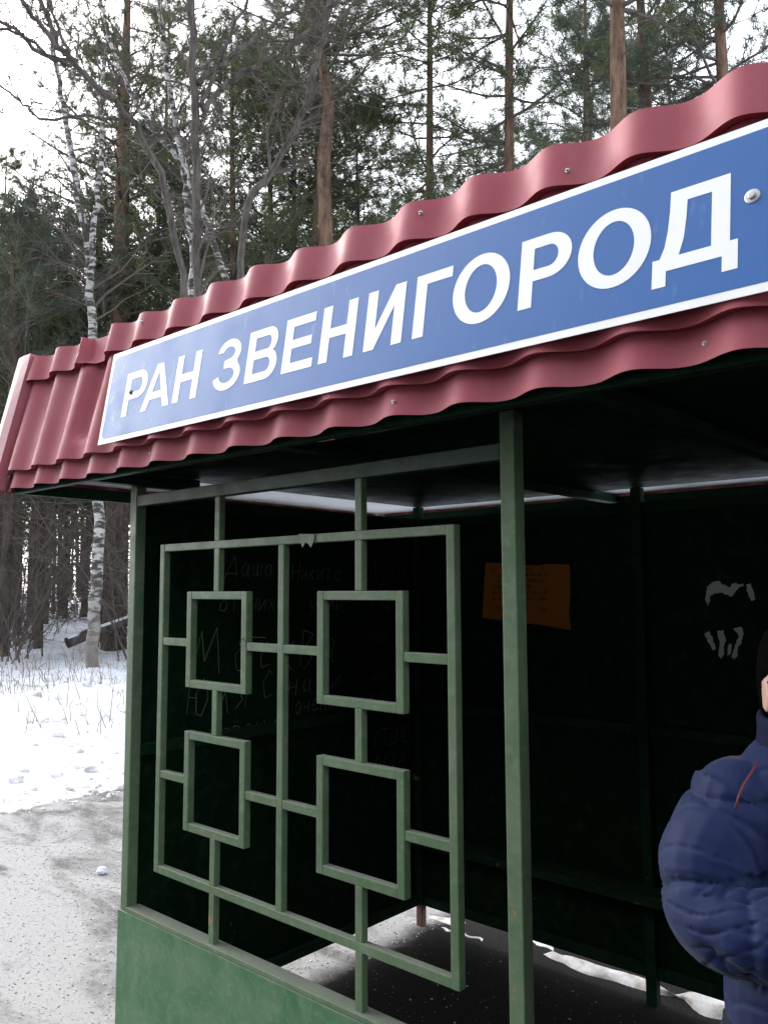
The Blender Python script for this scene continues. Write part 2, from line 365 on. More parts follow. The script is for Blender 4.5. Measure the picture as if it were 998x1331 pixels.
# walls: sheet between posts with a gap below and above
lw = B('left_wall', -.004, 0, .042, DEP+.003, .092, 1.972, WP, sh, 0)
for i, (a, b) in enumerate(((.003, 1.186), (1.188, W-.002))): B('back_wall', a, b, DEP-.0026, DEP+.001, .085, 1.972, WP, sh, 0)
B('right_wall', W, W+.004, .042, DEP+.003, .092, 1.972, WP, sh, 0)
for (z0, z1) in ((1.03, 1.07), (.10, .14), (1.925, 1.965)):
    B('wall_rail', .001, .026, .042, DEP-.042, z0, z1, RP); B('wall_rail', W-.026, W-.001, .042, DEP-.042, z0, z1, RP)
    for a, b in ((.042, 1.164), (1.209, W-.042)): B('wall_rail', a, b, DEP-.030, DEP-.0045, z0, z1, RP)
# roof frame
ZS = 2.03
for x in (.955, 1.87): B('rafter', x, x+.045, -.195, DEP+.195, ZS-.032, ZS-.001, RP)
for x in (.042, W-.10): B('rafter', x, x+.045, -.195, .24, ZS-.045, ZS-.001, RP)
for y in (-.222, DEP+.196): B('edge_beam', -.43, W+.43, y, y+.026, 1.982, 2.028, RP)
for x in (-.497+.04, W+.431): B('edge_beam', x, x+.026, -.222, DEP+.222, 1.982, 2.028, RP)
def soffit(x0, x1, y0, y1, mt, z):                       # ceiling and overhang sheets, a little buckled
    n = max(4, int((x1-x0)/.06)); k_ = max(4, int((y1-y0)/.06)); VV = []; FF = []
    for j in range(k_+1):
        for i in range(n+1):
            x = x0+(x1-x0)*i/n; y = y0+(y1-y0)*j/k_; e = math.sin(math.pi*i/n)*math.sin(math.pi*j/k_)
            VV.append((x, y, z+.011*e*abs(noise.noise((x*3.5, y*5, 1)))))
    for j in range(k_):
        for i in range(n): k = j*(n+1)+i; FF.append((k, k+n+1, k+n+2, k+1))
    link('soffit_sheet', arr_mesh('soffit_sheet', VV, FF), mt, sh, True)
xsf = [.0, .995, 1.90, W]
for a, b in zip(xsf[:-1], xsf[1:]):
    soffit(a, b, 0, DEP, RP, ZS+.003)
    soffit(a, b, -.196, .012, MT['soffit'], ZS+.0075); soffit(a, b, DEP-.012, DEP+.196, MT['soffit'], ZS+.0075)
soffit(-.43, .010, -.196, DEP+.196, MT['soffit'], ZS+.010); soffit(W-.010, W+.43, -.196, DEP+.196, MT['soffit'], ZS+.010)
B('roof_deck', -.36, W+.36, -.125, DEP+.12, 2.40, 2.42, MT['roofmetal'], sh, 0)
B('batten', -.42, W+.42, -.205, -.180, 2.031, 2.060, MT['wood']); B('batten', -.36, W+.36, -.118, -.090, 2.425, 2.465, MT['wood'])

# metal tile sheets: 185 mm waves, 350 mm rows
TILT = math.radians(9)
def wave(u):
    c = .5+.5*math.cos(2*math.pi*(u-.203)/.1845); return .030*c**1.15
def rowoff(v):
    k = ((v-.058) % .35)/.35; return .026*(1-k)
def dent(u, v):
    if not -.06 < u < .30: return 0, 1
    sm = lambda x: max(0, min(1, x))**2*(3-2*max(0, min(1, x)))
    up_ = sm((v-.395)/.03); s = sm((u-.005)/.020)*sm((.205-u)/.05)          # upper row: wave squashed hollow with a sharp left fold
    lo = sm((v-.115-.5*abs(u-.09))/.035)*(1-up_); s2 = sm((u-.045)/.02)*sm((.150-u)/.03)
    k = s*up_+s2*lo
    return -.016*s*up_-.014*s2*lo, 1-.8*k
def sheet(name, u0, u1, frame, hip=True, dents=False):
    vs_ = [-.004, .010, .025, .040, .0575, .0585, .063]+[.075+.0225*i for i in range(15)]+[.4075, .4085, .413, .425, .445, .465, .485, .508]
    n = int((u1-u0)/.0103); VV = []; FF = []
    for v in vs_:
        for i in range(n+1):
            k = i/n; a = u0+.17*v if hip else u0; b = u1-.17*v if hip else u1
            u = a+(b-a)*k; d, f = dent(u, v) if dents else (0, 1)
            h = wave(u)*f+rowoff(v)+d
            h += .0022*noise.noise((u*3, v*6, 4))
            vv = v + (.0025*math.sin(u*9) if v == .508 else 0) + (.009 if v in (.0575, .4075) else 0)     # each row's lip hangs over the next
            VV.append(frame(u, vv, h))
    for j in range(len(vs_)-1):
        for i in range(n): k = j*(n+1)+i; FF.append((k, k+1, k+n+2, k+n+1))
    o = link(name, arr_mesh(name, VV, FF), MT['tile'], sh, True)
    md = o.modifiers.new('thickness', 'SOLIDIFY'); md.thickness = .0012; md.offset = -1
    md.use_rim = True
    es = o.modifiers.new('edges', 'EDGE_SPLIT'); es.split_angle = math.radians(50)
    return o
ct, st = math.cos(TILT), math.sin(TILT)
Y0, Z0 = -.2415, 1.990
def fr_front(u, v, h): return (u, Y0+v*st-h*ct, Z0+v*ct+h*st)
def fr_back(u, v, h): return (W-u, DEP-Y0-v*st+h*ct, Z0+v*ct+h*st)
def fr_left(u, v, h): return (-.478+v*st-h*ct, DEP/2-u, Z0+v*ct+h*st)
def fr_right(u, v, h): return (W+.478-v*st+h*ct, DEP/2+u, Z0+v*ct+h*st)
fs = sheet('roof_fascia', -.452, W+.452, fr_front, dents=True)
sheet('roof_fascia', -.452, W+.452, fr_back); sheet('roof_fascia', -DEP/2-.24, DEP/2+.24, fr_left); sheet('roof_fascia', -DEP/2-.24, DEP/2+.24, fr_right)
def flashing(mir):
    m = MB(); L = []
    for v in np.linspace(-.004, .517, 9):
        a = -.548+.17*v; b = -.448+.17*v; bow = .004*math.sin(v*7)
        row = [fr_front(a+.012, v, -.012), fr_front(a, v, .058), fr_front(a+.05, v, .063+bow), fr_front(b, v, .059), fr_front(b+.002, v, .020)]
        L.append([(W-x if mir else x, y, z) for x, y, z in row])
    for p, q in zip(L[:-1], L[1:]):
        for i in range(4): m.quad(p[i], p[i+1], q[i+1], q[i])
    o = m.build('corner_flashing', MT['flash'], sh); md = o.modifiers.new('thickness', 'SOLIDIFY'); md.thickness = .001; md.offset = 0
flashing(False); flashing(True)
nf = Vector((0, -ct, st))
def screw(par, u, v, h, s=1.0):
    m = MB(); m.lathe(fr_front(u, v, h), nf, [(-.004, .008*s), (.001, .008*s), (.0018, .0045*s), (.0045, .0045*s), (.0055, .003*s)], 12); return m.build('screw', MT['steel'], par)
for u, v in ((1.53, .475), (1.905, .440), (.40, .47), (1.50, .028), (2.17, .03), (.52, .03)):
    d, f = dent(u, v); screw(fs, u, v, wave(u)*f+rowoff(v)+d+.002, .6)

# torn paper and a wire end left on the grille
m = MB(); P = [pt(x, y, 1) for x, y in ((389, 700), (393, 713), (398, 704), (404, 714), (409, 699))]
def on_y(px, py, y):
    v = fw + rt*((px-499)/FPX) - up*((py-665.5)/FPX); return CAM+v*((y-CAM.y)/v.y)
def on_x(px, py, x):
    v = fw + rt*((px-499)/FPX) - up*((py-665.5)/FPX); return CAM+v*((x-CAM.x)/v.x)
def sheet_poly(name, pts, nrm, thick, mt, par=None):
    n = len(pts); d = Vector(nrm)*thick; m = MB(); m.v = [tuple(p) for p in pts]+[tuple(Vector(p)+d) for p in pts]
    m.f = [tuple(range(n)), tuple(range(2*n-1, n-1, -1))]+[(i, n+i, n+(i+1) % n, (i+1) % n) for i in range(n)]
    return m.build(name, mt, par)
o = sheet_poly('paper_scrap', [on_y(x, y, .003) for x, y in ((388, 694), (390, 703), (393, 712), (397, 705), (400, 706), (404, 712), (408, 703), (409, 694))], (0, 1, 0), .001, MT['frame_paint'])
tag(o, 'small torn scrap painted green on the top bar of the grille', 'scrap')
m = MB(); m.tube([on_y(x, y, -.004) for x, y in ((346, 829), (330, 828), (318, 829), (312, 833), (312, 838), (317, 840), (321, 836), (316, 831))], .0012, 5)
tag(m.build('wire', MT['black']), 'thin dark wire looped round the upper left square of the grille', 'wire')

# ------------------------------------------------------------------ bench along the back wall
bn = empty('bench', (1.3, 1.5, 0), 'narrow dark green plank bench along the back wall', 'bench')
bbox('seat', (.05, W-.05, 1.488, 1.605, .410, .450), RP, bn, .004)
for x in (.35, 1.30, 2.2): bbox('bracket', (x, x+.03, 1.50, 1.634, .37, .4095), RP, bn, .002)

# ------------------------------------------------------------------ name sign
sg = empty('name_sign', (1.3, -.3, 2.0), 'long blue roadside name sign with white Cyrillic letters on the roof edge', 'sign')
SH = .0595
def plate(name, u0, u1, v0, v1, r, h0, h1, mt, par):
    out = []
    for cx, cy, a0 in ((u1-r, v1-r, 0), (u0+r, v1-r, 90), (u0+r, v0+r, 180), (u1-r, v0+r, 270)):
        k = 8 if r > .003 else 1
        for i in range(k+1): a = math.radians(a0+90*i/k); out.append((cx+r*math.cos(a), cy+r*math.sin(a)))
    n = len(out); m = MB(); m.v = [fr_front(u, v, h) for h in (h0, h1) for u, v in out]
    m.f = [tuple(range(n, 2*n)), tuple(range(n-1, -1, -1))]+[(i, (i+1) % n, n+(i+1) % n, n+i) for i in range(n)]
    return m.build(name, mt, par)
U1 = 2.354
plate('backing_plate', .281, U1, .072, .378, .002, SH, SH+.0022, MT['white'], sg)
plate('blue_field', .297, U1-.016, .088, .362, .022, SH+.0023, SH+.0028, MT['blue'], sg)
def arc(cx, cy, rx, ry, a0, a1, n=14): return [(cx+rx*math.cos(math.radians(a0+(a1-a0)*i/n)), cy+ry*math.sin(math.radians(a0+(a1-a0)*i/n))) for i in range(n+1)]
def letter(ch, w):                                       # outlines for cap height 1, width w
    s, t_ = .205, .165
    if ch == 'Р':
        r = .315; x = w-r*1.05
        return [[(0, 0), (s, 0), (s, .37)]+arc(x, .685, w-x, r, -90, 90)+[(0, 1)], [(s, .53)]+arc(x, .685, w-x-s*.95, r-.16, -90, 90)+[(s, .84)]]
    if ch == 'А':
        m_ = w/2; k = .115; sl = (m_-k)/1.0
        return [[(0, 0), (.215, 0), (.215+.215*sl*.98+.012, .225), (w-.215-.215*sl*.98-.012, .225), (w-.215, 0), (w, 0), (m_+k, 1), (m_-k, 1)], [(.30+.06, .385), (w-.36, .385), (m_, .82)]]
    if ch == 'Н': return [[(0, 0), (s, 0), (s, .42), (w-s, .42), (w-s, 0), (w, 0), (w, 1), (w-s, 1), (w-s, .585), (s, .585), (s, 1), (0, 1)]]
    if ch == 'З':
        k = w/.9
        return [[(x*k, y) for x, y in arc(.43, .735, .40, .275, 172, -38, 22)+arc(.43, .285, .46, .295, 42, -172, 24)+[(.15, .30)]+arc(.43, .285, .255, .150, -160, 80, 18)+[(.30, .435), (.30, .590)]+arc(.43, .735, .20, .125, -75, 165, 16)]]
    if ch == 'В':
        a, b = w*.95, w
        return [[(0, 0)]+arc(b-.30, .29, .30, .29, -90, 62)+arc(a-.25, .74, .25, .26, -45, 90)+[(0, 1)],
                [(s, .155)]+arc(b-.31, .29, .12, .135, -90, 90)+[(s, .425)], [(s, .585)]+arc(a-.26, .715, .09, .13, -90, 90)+[(s, .845)]]
    if ch == 'Е': return [[(0, 0), (w, 0), (w, t_), (s, t_), (s, .43), (w*.9, .43), (w*.9, .59), (s, .59), (s, 1-t_), (w*.96, 1-t_), (w*.96, 1), (0, 1)]]
    if ch == 'И': return [[(0, 0), (.21, 0), (w-s, .66), (w-s, 0), (w, 0), (w, 1), (w-.21, 1), (s, .34), (s, 1), (0, 1)]]
    if ch == 'Г': return [[(0, 0), (s, 0), (s, 1-t_), (w, 1-t_), (w, 1), (0, 1)]]
    if ch == 'О': return [arc(w/2, .5, w/2, .525, 0, 352, 44), arc(w/2, .5, w/2-.21, .525-.165, 0, 350, 36)]
    if ch == 'Д':
        k = w/.97
        return [[(x*k, y) for x, y in [(0, -.19), (.165, -.19), (.165, 0), (.80, 0), (.80, -.19), (.97, -.19), (.97, .165), (.885, .165), (.885, 1), (.20, 1), (.195, .75), (.175, .50), (.14, .30), (.085, .165), (0, .165)]],
                [(x*k, y) for x, y in [(.31, .165), (.68, .165), (.68, .84), (.40, .84), (.39, .60), (.365, .36)]]]
LET = [('Р', .395, .516), ('А', .500, .650), ('Н', .666, .781), ('З', .855, .968), ('В', .991, 1.113), ('Е', 1.136, 1.247), ('Н', 1.269, 1.383), ('И', 1.416, 1.529), ('Г', 1.560, 1.657), ('О', 1.663, 1.803), ('Р', 1.826, 1.938), ('О', 1.952, 2.093), ('Д', 2.097, 2.240)]
for ch, a, b in LET:
    v0 = .1475+.004*(a-.4)/1.8; cap = .1425+.006*(a-.4)/1.8
    cu = bpy.data.curves.new('letter', 'CURVE'); cu.dimensions = '2D'; cu.fill_mode = 'BOTH'; cu.extrude = .0002
    for sp in letter(ch, (b-a)/cap):
        s_ = cu.splines.new('POLY'); s_.points.add(len(sp)-1)
        for q_, (x, y) in zip(s_.points, sp): q_.co = (x, y, 0, 1)
        s_.use_cyclic_u = True
    tmp = bpy.data.objects.new('tmp', cu); me = bpy.data.meshes.new_from_object(tmp)
    for v in me.vertices: v.co = fr_front(a+v.co.x*cap, v0+v.co.y*cap, SH+.0032+v.co.z)
    bpy.data.objects.remove(tmp); bpy.data.curves.remove(cu)
    me.materials.clear(); link('letter', me, MT['white'], sg)
for u, v, s in ((2.262, .244, 1.0), (.432, .222, .6)):
    m = MB(); m.lathe(fr_front(u, v, SH+.0028), nf, [(0, .0125*s), (.0012, .0125*s), (.0022, .0105*s), (.0024, .0065*s), (.006, .0062*s), (.0068, .004*s)], 18)
    m.build('bolt', MT['steel'] if s > .8 else MT['rusty'], sg, False)
# ------------------------------------------------------------------ papers and scratched writing on the walls
YB = DEP-.0035
o = empty('paper_notice', on_y(685, 770, YB), 'faded orange paper notice with red print on the back wall', 'notice')
q = [on_y(x, y, YB) for x, y in ((631, 731), (690, 735), (712, 733), (740, 734), (741, 772), (739, 795), (742, 819), (700, 812), (660, 807), (627, 803), (629, 765))]
sheet_poly('paper', q, (0, -1, 0), .0012, MT['paper_orange'], o)
# stroke letters for the faded print and the handwriting
GL = {'Д': [[(0, -.1), (0, .1), (.5, 1), (.8, .1), (.8, -.1)], [(0, .1), (.8, .1)]], 'а': [[(.55, .5), (.3, .62), (.05, .35), (.2, .05), (.5, .2), (.55, .6), (.55, .1), (.65, 0)]],
      'ш': [[(0, .6), (0, .05), (.3, .05), (.3, .6), (.3, .05), (.6, .05), (.6, .6)]], 'Н': [[(0, 0), (0, 1)], [(.6, 1), (.6, 0)], [(0, .5), (.6, .55)]], 'и': [[(0, .6), (0, .05), (.45, .6), (.45, 0)]],
      'к': [[(0, .7), (0, 0)], [(.45, .65), (.05, .35), (.5, 0)]], 'т': [[(0, .6), (.6, .62)], [(.3, .6), (.3, 0)]], 'Л': [[(0, 0), (.2, .1), (.4, 1), (.7, 0)]], 'у': [[(0, .6), (.25, .15)], [(.5, .6), (.2, -.2), (.05, -.3)]],
      'з': [[(.05, .55), (.3, .6), (.35, .42), (.15, .32), (.4, .2), (.25, -.05), (0, .05)]], 'О': [[(.3, 1), (.05, .7), (.05, .25), (.35, 0), (.6, .3), (.58, .75), (.3, 1)]], 'о': [[(.3, .6), (.05, .4), (.1, .1), (.35, 0), (.5, .25), (.45, .5), (.3, .6)]],
      'М': [[(0, 0), (.2, 1), (.45, .3), (.7, 1), (.95, 0)]], 'с': [[(.5, .5), (.3, .62), (.05, .35), (.15, .05), (.45, .08)]], 'в': [[(0, 0), (0, .9), (.35, .75), (.05, .45), (.4, .25), (.05, 0)]], 'А': [[(0, 0), (.35, 1), (.7, 0)], [(.15, .38), (.58, .4)]],
      'Ю': [[(0, 0), (0, 1)], [(0, .5), (.3, .5)], [(.55, 1), (.32, .6), (.4, .1), (.65, 0), (.85, .4), (.75, .85), (.55, 1)]], 'л': [[(0, 0), (.25, .6), (.5, 0)]], 'я': [[(0, 0), (.25, .3), (.1, .45), (.25, .6), (.45, .6), (.45, 0)]],
      'ч': [[(0, .6), (.05, .3), (.4, .32)], [(.42, .6), (.42, 0)]], 'х': [[(0, .6), (.5, 0)], [(.5, .6), (0, 0)]], 'р': [[(0, -.4), (0, .6), (.35, .55), (.4, .25), (.05, .15)]], 'е': [[(.05, .3), (.5, .35), (.35, .6), (.1, .5), (.08, .15), (.35, 0), (.55, .1)]], 'н': [[(0, .6), (0, 0)], [(.45, .6), (.45, 0)], [(0, .3), (.45, .32)]],
      'ь': [[(0, .6), (0, 0), (.35, .05), (.3, .3), (0, .32)]], 'С': [[(.6, .85), (.35, 1), (.05, .6), (.15, .1), (.6, .12)]], 'Т': [[(0, 1), (.7, 1)], [(.35, 1), (.35, 0)]], 'Е': [[(.55, 1), (0, 1), (0, 0), (.55, 0)], [(0, .5), (.45, .5)]], 'К': [[(0, 1), (0, 0)], [(.6, 1), (.05, .5), (.65, 0)]], 'м': [[(0, 0), (.1, .6), (.3, .2), (.5, .6), (.6, 0)]], '-': [[(0, .3), (.4, .32)]], 'п': [[(0, 0), (0, .6), (.45, .6), (.45, 0)]]}
m = MB(); r = random.Random(3); z = 1.700; ks = [k for k in GL if k != '-']
while z > 1.51:
    x = .435+r.random()*.04; h = .017 if z < 1.68 else .024; end = .80-.15*r.random()
    while x < end:
        if r.random() < .16: x += h*.7; continue
        g_ = GL[r.choice(ks)]
        for ln in g_:
            P_ = [(x+a_*h*.8, z+b_*h) for a_, b_ in ln]
            for (a_, b_), (c_, d_) in zip(P_[:-1], P_[1:]):
                L = math.hypot(c_-a_, d_-b_)+1e-6; n1, n2 = -(d_-b_)/L*.0013, (c_-a_)/L*.0013
                m.quad((a_+n1, YB-.0016, b_+n2), (a_-n1, YB-.0016, b_-n2), (c_-n1, YB-.0016, d_-n2), (c_+n1, YB-.0016, d_+n2))
        x += (max(q[0] for ln in g_ for q in ln)+.25)*h*.8
    z -= .027 if r.random() < .8 else .05
m.build('printed_lines', MT['print'], o)['kind'] = 'stuff'
def scrap(polys, label):
    e = empty('torn_poster', on_y(*polys[0][0], YB), label, 'torn poster')
    rr_ = random.Random(len(label))
    for pl0 in polys:
        pl = []
        for (x0, y0), (x1, y1) in zip(pl0, pl0[1:]+pl0[:1]):
            pl += [(x0, y0)]+[(x0+(x1-x0)*k/4+rr_.uniform(-.9, .9), y0+(y1-y0)*k/4+rr_.uniform(-.9, .9)) for k in (1, 2, 3)]
        sheet_poly('paper_scrap', [on_y(x, y, YB) for x, y in pl], (0, -1, 0), .001, MT['paper_white'], e)
scrap([[(917, 772), (918, 763), (925, 757), (934, 755), (939, 760), (948, 764), (951, 759), (957, 758), (962, 762), (956, 768), (950, 776), (944, 773), (937, 770), (930, 771), (923, 774), (922, 782), (919, 787), (916, 780)], [(969, 760), (975, 758), (979, 770), (981, 779), (976, 781), (972, 774)], [(958, 760), (966, 759), (966, 762), (958, 763)]],
      'upper torn white remains of a poster on the back wall')
scrap([[(915, 824), (921, 820), (926, 830), (930, 843), (926, 845), (921, 836)], [(932, 820), (940, 819), (943, 832), (940, 840), (941, 850), (937, 856), (933, 852), (935, 838)], [(946, 838), (950, 836), (949, 850), (945, 853)], [(952, 817), (963, 815), (966, 824), (963, 836), (959, 840), (958, 852), (954, 857), (950, 853), (955, 838), (960, 828), (957, 822)]],
      'lower torn white paper strips hanging on the back wall')
# handwriting on the inside of the left wall
def write(text, y, z, hgt, wd=.0035, adv=.85, seed=1, slope=0):
    m = MB(); r = random.Random(seed); x0 = y
    for ch in text:
        if ch == ' ': y += hgt*.5; continue
        st_ = GL[ch]
        for ln in st_:
            P_ = [(y+(a+r.uniform(-.05, .05))*hgt*.8+b*hgt*.12, z+(y-x0)*slope+(b+r.uniform(-.06, .06))*hgt) for a, b in ln]
            for (a, b), (c, d) in zip(P_[:-1], P_[1:]):
                L = math.hypot(c-a, d-b)+1e-6; w = wd*(.35+.75*r.random()); n1, n2 = -(d-b)/L*w/2, (c-a)/L*w/2
                m.quad((.0012, a+n1, b+n2), (.0012, c+n1, d+n2), (.0012, c-n1, d-n2), (.0012, a-n1, b-n2))
        y += (max(a for ln in st_ for a, b in ln)+.22)*hgt*adv
    m.build('graffiti', MT['chalk'], lw)['kind'] = 'stuff'
write('Даша', .43, 1.67, .085, seed=1); write('Никита', .78, 1.655, .08, seed=2); write('Луза', 1.26, 1.66, .11, seed=3)
write('от них', .40, 1.53, .085, seed=4); write('ушли', .88, 1.52, .09, seed=5); write('Москва', .27, 1.285, .18, .005, .95, 6); write('А', .93, 1.30, .16, .004, 1, 7)
write('Юля', .26, 1.14, .13, .0045, 1, 8); write('С нами', .62, 1.17, .11, .004, 1, 9); write('- хороши', .26, 1.03, .085, .004, 1, 10); write('очень', .80, 1.09, .085, seed=11)
write('как', 1.27, 1.50, .085, seed=12); write('они', 1.27, 1.36, .09, seed=13); write('им', 1.30, 1.18, .08, seed=14); write('как', 1.28, 1.08, .08, seed=15); write('СТЕНЕ', 1.30, .88, .075, .004, seed=16); write('ОСТА', 1.30, .76, .08, .004, seed=17)

# ------------------------------------------------------------------ person in the shelter opening
PD, PL = 1.45, .75
PP = CAM + Vector((-math.sin(YAW), math.cos(YAW), 0))*PD + rt0*PL; PP.z = 0
E1 = -rt0; E2 = Vector((math.sin(YAW), -math.cos(YAW), 0))         # E1 to the person's right hand, E2 the way they face
def loc(a, b, z): return PP + E1*a + E2*b + Vector((0, 0, z))
def ring_loft(m, rings, n=24):                     # rings: (centre, axis u, axis v, ru, rv)
    base = len(m.v)
    for c, u, v, ru, rv in rings:
        for j in range(n):
            t = 2*math.pi*j/n; m.v.append(tuple(c+u*(math.cos(t)*ru)+v*(math.sin(t)*rv)))
    for i in range(len(rings)-1):
        for j in range(n): m.f.append((base+i*n+j, base+i*n+(j+1) % n, base+(i+1)*n+(j+1) % n, base+(i+1)*n+j))
    m.f.append(tuple(base+j for j in reversed(range(n)))); m.f.append(tuple(base+(len(rings)-1)*n+j for j in range(n)))
def spline(pts, k=6):
    P_ = [np.array(p, float) for p in pts]; out = []
    for i in range(len(P_)-1):
        p0, p1, p2, p3 = P_[max(i-1, 0)], P_[i], P_[i+1], P_[min(i+2, len(P_)-1)]
        for j in range(k):
            t = j/k; out.append(.5*(2*p1+(p2-p0)*t+(2*p0-5*p1+4*p2-p3)*t*t+(3*p1-p0-3*p2+p3)*t**3))
    out.append(P_[-1]); return out
def ball(m, c, r, sx=1, sy=1, sz=1, n=14):
    rings = []
    for i in range(1, n): a = math.pi*i/n; rings.append((c-Vector((0, 0, r*sz*math.cos(a))), E1, E2, r*sx*math.sin(a), r*sy*math.sin(a)))
    ring_loft(m, rings, 20)
def remesh(m, name, vox, mt, par, smooth_it=4):
    me = m.mesh(name); o = bpy.data.objects.new(name, me); COL.objects.link(o)
    md = o.modifiers.new('r', 'REMESH'); md.mode = 'VOXEL'; md.voxel_size = vox
    ms = o.modifiers.new('s', 'SMOOTH'); ms.iterations = smooth_it; ms.factor = .5
    dg = bpy.context.evaluated_depsgraph_get(); me2 = bpy.data.meshes.new_from_object(o.evaluated_get(dg))
    bpy.data.objects.remove(o); me2.name = name
    me2.materials.clear(); return link(name, me2, mt, par, True)
pr = empty('person', PP, 'person in a puffy blue winter jacket with folded arms at the right edge', 'person')
armR = [(.138, -.005, 1.250), (.170, .000, 1.205), (.203, .010, 1.140), (.207, .040, 1.085), (.160, .110, 1.075), (.05, .165, 1.095), (-.06, .170, 1.115)]
armL = [(-.138, -.005, 1.250), (-.163, .000, 1.205), (-.187, .010, 1.140), (-.195, .03, 1.080), (-.180, .08, 1.050), (-.13, .115, 1.040), (-.085, .125, 1.035)]
Z3 = Vector((0, 0, 1))
# body: one continuous figure, head to feet
m = MB()
ring_loft(m, [(loc(0, 0, z), E1, E2, a, b) for z, a, b in ((.80, .15, .105), (.90, .16, .11), (1.0, .14, .10), (1.12, .15, .105), (1.22, .155, .10), (1.27, .12, .08), (1.30, .06, .06))])
ring_loft(m, [(loc(.0, .012*(z-1.28)/.1, z), E1, E2, .053, .055) for z in (1.24, 1.30, 1.36, 1.40)])
HC = loc(.016, .02, 1.442)
prof = [(-.126, .020, .028, .045), (-.118, .034, .045, .035), (-.100, .048, .062, .020), (-.07, .060, .075, .008), (-.035, .067, .084, 0), (0, .072, .090, 0), (.035, .074, .093, -.002), (.065, .070, .090, -.004), (.09, .058, .076, -.006), (.108, .038, .052, -.006), (.117, .014, .02, -.006)]
ring_loft(m, [(HC+Z3*z+E2*off, E1, E2, a, b) for z, a, b, off in prof])
ring_loft(m, [(HC+E2*y+Z3*z, E1, Z3, a, b) for y, z, a, b in ((.06, .0, .010, .02), (.088, -.012, .012, .026), (.102, -.028, .014, .018), (.108, -.034, .009, .010))], 12)      # nose
for s in (-1, 1): ring_loft(m, [(HC+E1*(s*x)+E2*(-.012)+Z3*(-.012), E2, Z3, a, b) for x, a, b in ((.062, .016, .030), (.076, .018, .033), (.084, .015, .030))], 12)          # ears
ring_loft(m, [(HC+E2*y-Z3*.066, E1, Z3, a, .010) for y, a in ((.06, .026), (.080, .024), (.086, .016))], 12)                                                                  # lips
for A in (armR, armL):
    sp_ = spline(A, 4); k = len(sp_)
    m.tube([loc(*p) for p in sp_], [.046-.018*i/k for i in range(k)], 12)
    e = loc(*sp_[-1]); d = (loc(*sp_[-1])-loc(*sp_[-3])).normalized(); s = d.cross(Z3).normalized()
    m.tube([e-d*.02, e+d*.03, e+d*.075, e+d*.09], [.024, .034, .034, .02], 10)
    for i, (off, L) in enumerate(((-.030, .062), (-.010, .074), (.011, .069), (.031, .054))):
        b0 = e+d*.08+Z3*off; m.tube([b0, b0+d*L*.5-s*.006, b0+d*L*.8-s*.020, b0+d*L-s*.036], [.0095, .0090, .0082, .006], 8)
    b0 = e+d*.01+Z3*.032; m.tube([b0, b0+d*.03+Z3*.026, b0+d*.062+Z3*.034], [.012, .011, .007], 8)
for s in (-1, 1):
    m.tube([loc(s*.085, 0, .86), loc(s*.09, .01, .62), loc(s*.088, .015, .44), loc(s*.088, -.005, .22), loc(s*.088, -.01, .09)], [.085, .072, .053, .050, .038], 14)
    m.tube([loc(s*.09, -.05, .05), loc(s*.092, .03, .055), loc(s*.095, .11, .035), loc(s*.096, .15, .028)], [.036, .042, .034, .018], 12)
body = remesh(m, 'body', .0055, MT['skin'], pr, 3)
# eyes and glasses
for s in (-1, 1):
    mm = MB(); ball(mm, HC+E1*(s*.030)+E2*.078+Z3*.004, .0115); mm.build('eye', MT['white'], pr, True)
gl = MB()
for s in (-1, 1):
    c = HC+E1*(s*.033)+E2*.104+Z3*.002
    gl.tube([c+E1*(.024*math.cos(t))+Z3*(.018*math.sin(t)) for t in [i*math.pi/9 for i in range(19)]], .0018, 6)
    gl.tube([c+E1*(s*.024)+Z3*.006, HC+E1*(s*.078)+E2*.07+Z3*.010, HC+E1*(s*.081)+E2*.0+Z3*.012, HC+E1*(s*.079)-E2*.03-Z3*.004], .0019, 6)
gl.tube([HC+E1*.010+E2*.107+Z3*.004, HC+E2*.110+Z3*.007, HC-E1*.010+E2*.107+Z3*.004], .0018, 6)
gl.build('glasses', MT['black'], pr, True)
# dark knitted hat
m = MB(); ring_loft(m, [(HC+Z3*z+E2*off, E1, E2, a, b) for z, a, b, off in ((.022, .080, .099, -.012), (.03, .084, .103, -.010), (.06, .083, .102, -.008), (.09, .073, .092, -.006), (.118, .050, .066, -.006), (.132, .02, .03, -.006))])
ring_loft(m, [(HC+Z3*z-E2*.045, E1, E2, a, b) for z, a, b in ((-.08, .058, .055), (-.04, .074, .062), (.03, .079, .062))])
h = remesh(m, 'hat', .006, MT['hair'], pr, 4)
# trousers and shoes
m = MB()
for s in (-1, 1): m.tube([loc(s*.085, 0, .90), loc(s*.092, .01, .62), loc(s*.09, .015, .44), loc(s*.09, 0, .22), loc(s*.09, -.005, .07)], [.100, .092, .076, .074, .078], 16)
remesh(m, 'trousers', .010, MT['trousers'], pr, 3)
for s in (-1, 1):
    m = MB(); m.tube([loc(s*.09, -.085, .05), loc(s*.09, -.05, .058), loc(s*.092, .03, .06), loc(s*.095, .12, .045), loc(s*.096, .165, .035)], [.030, .048, .050, .044, .025], 14)
    for i, v in enumerate(m.v): m.v[i] = (v[0], v[1], max(v[2], .004))
    m.build('shoe', MT['black'], pr, True)
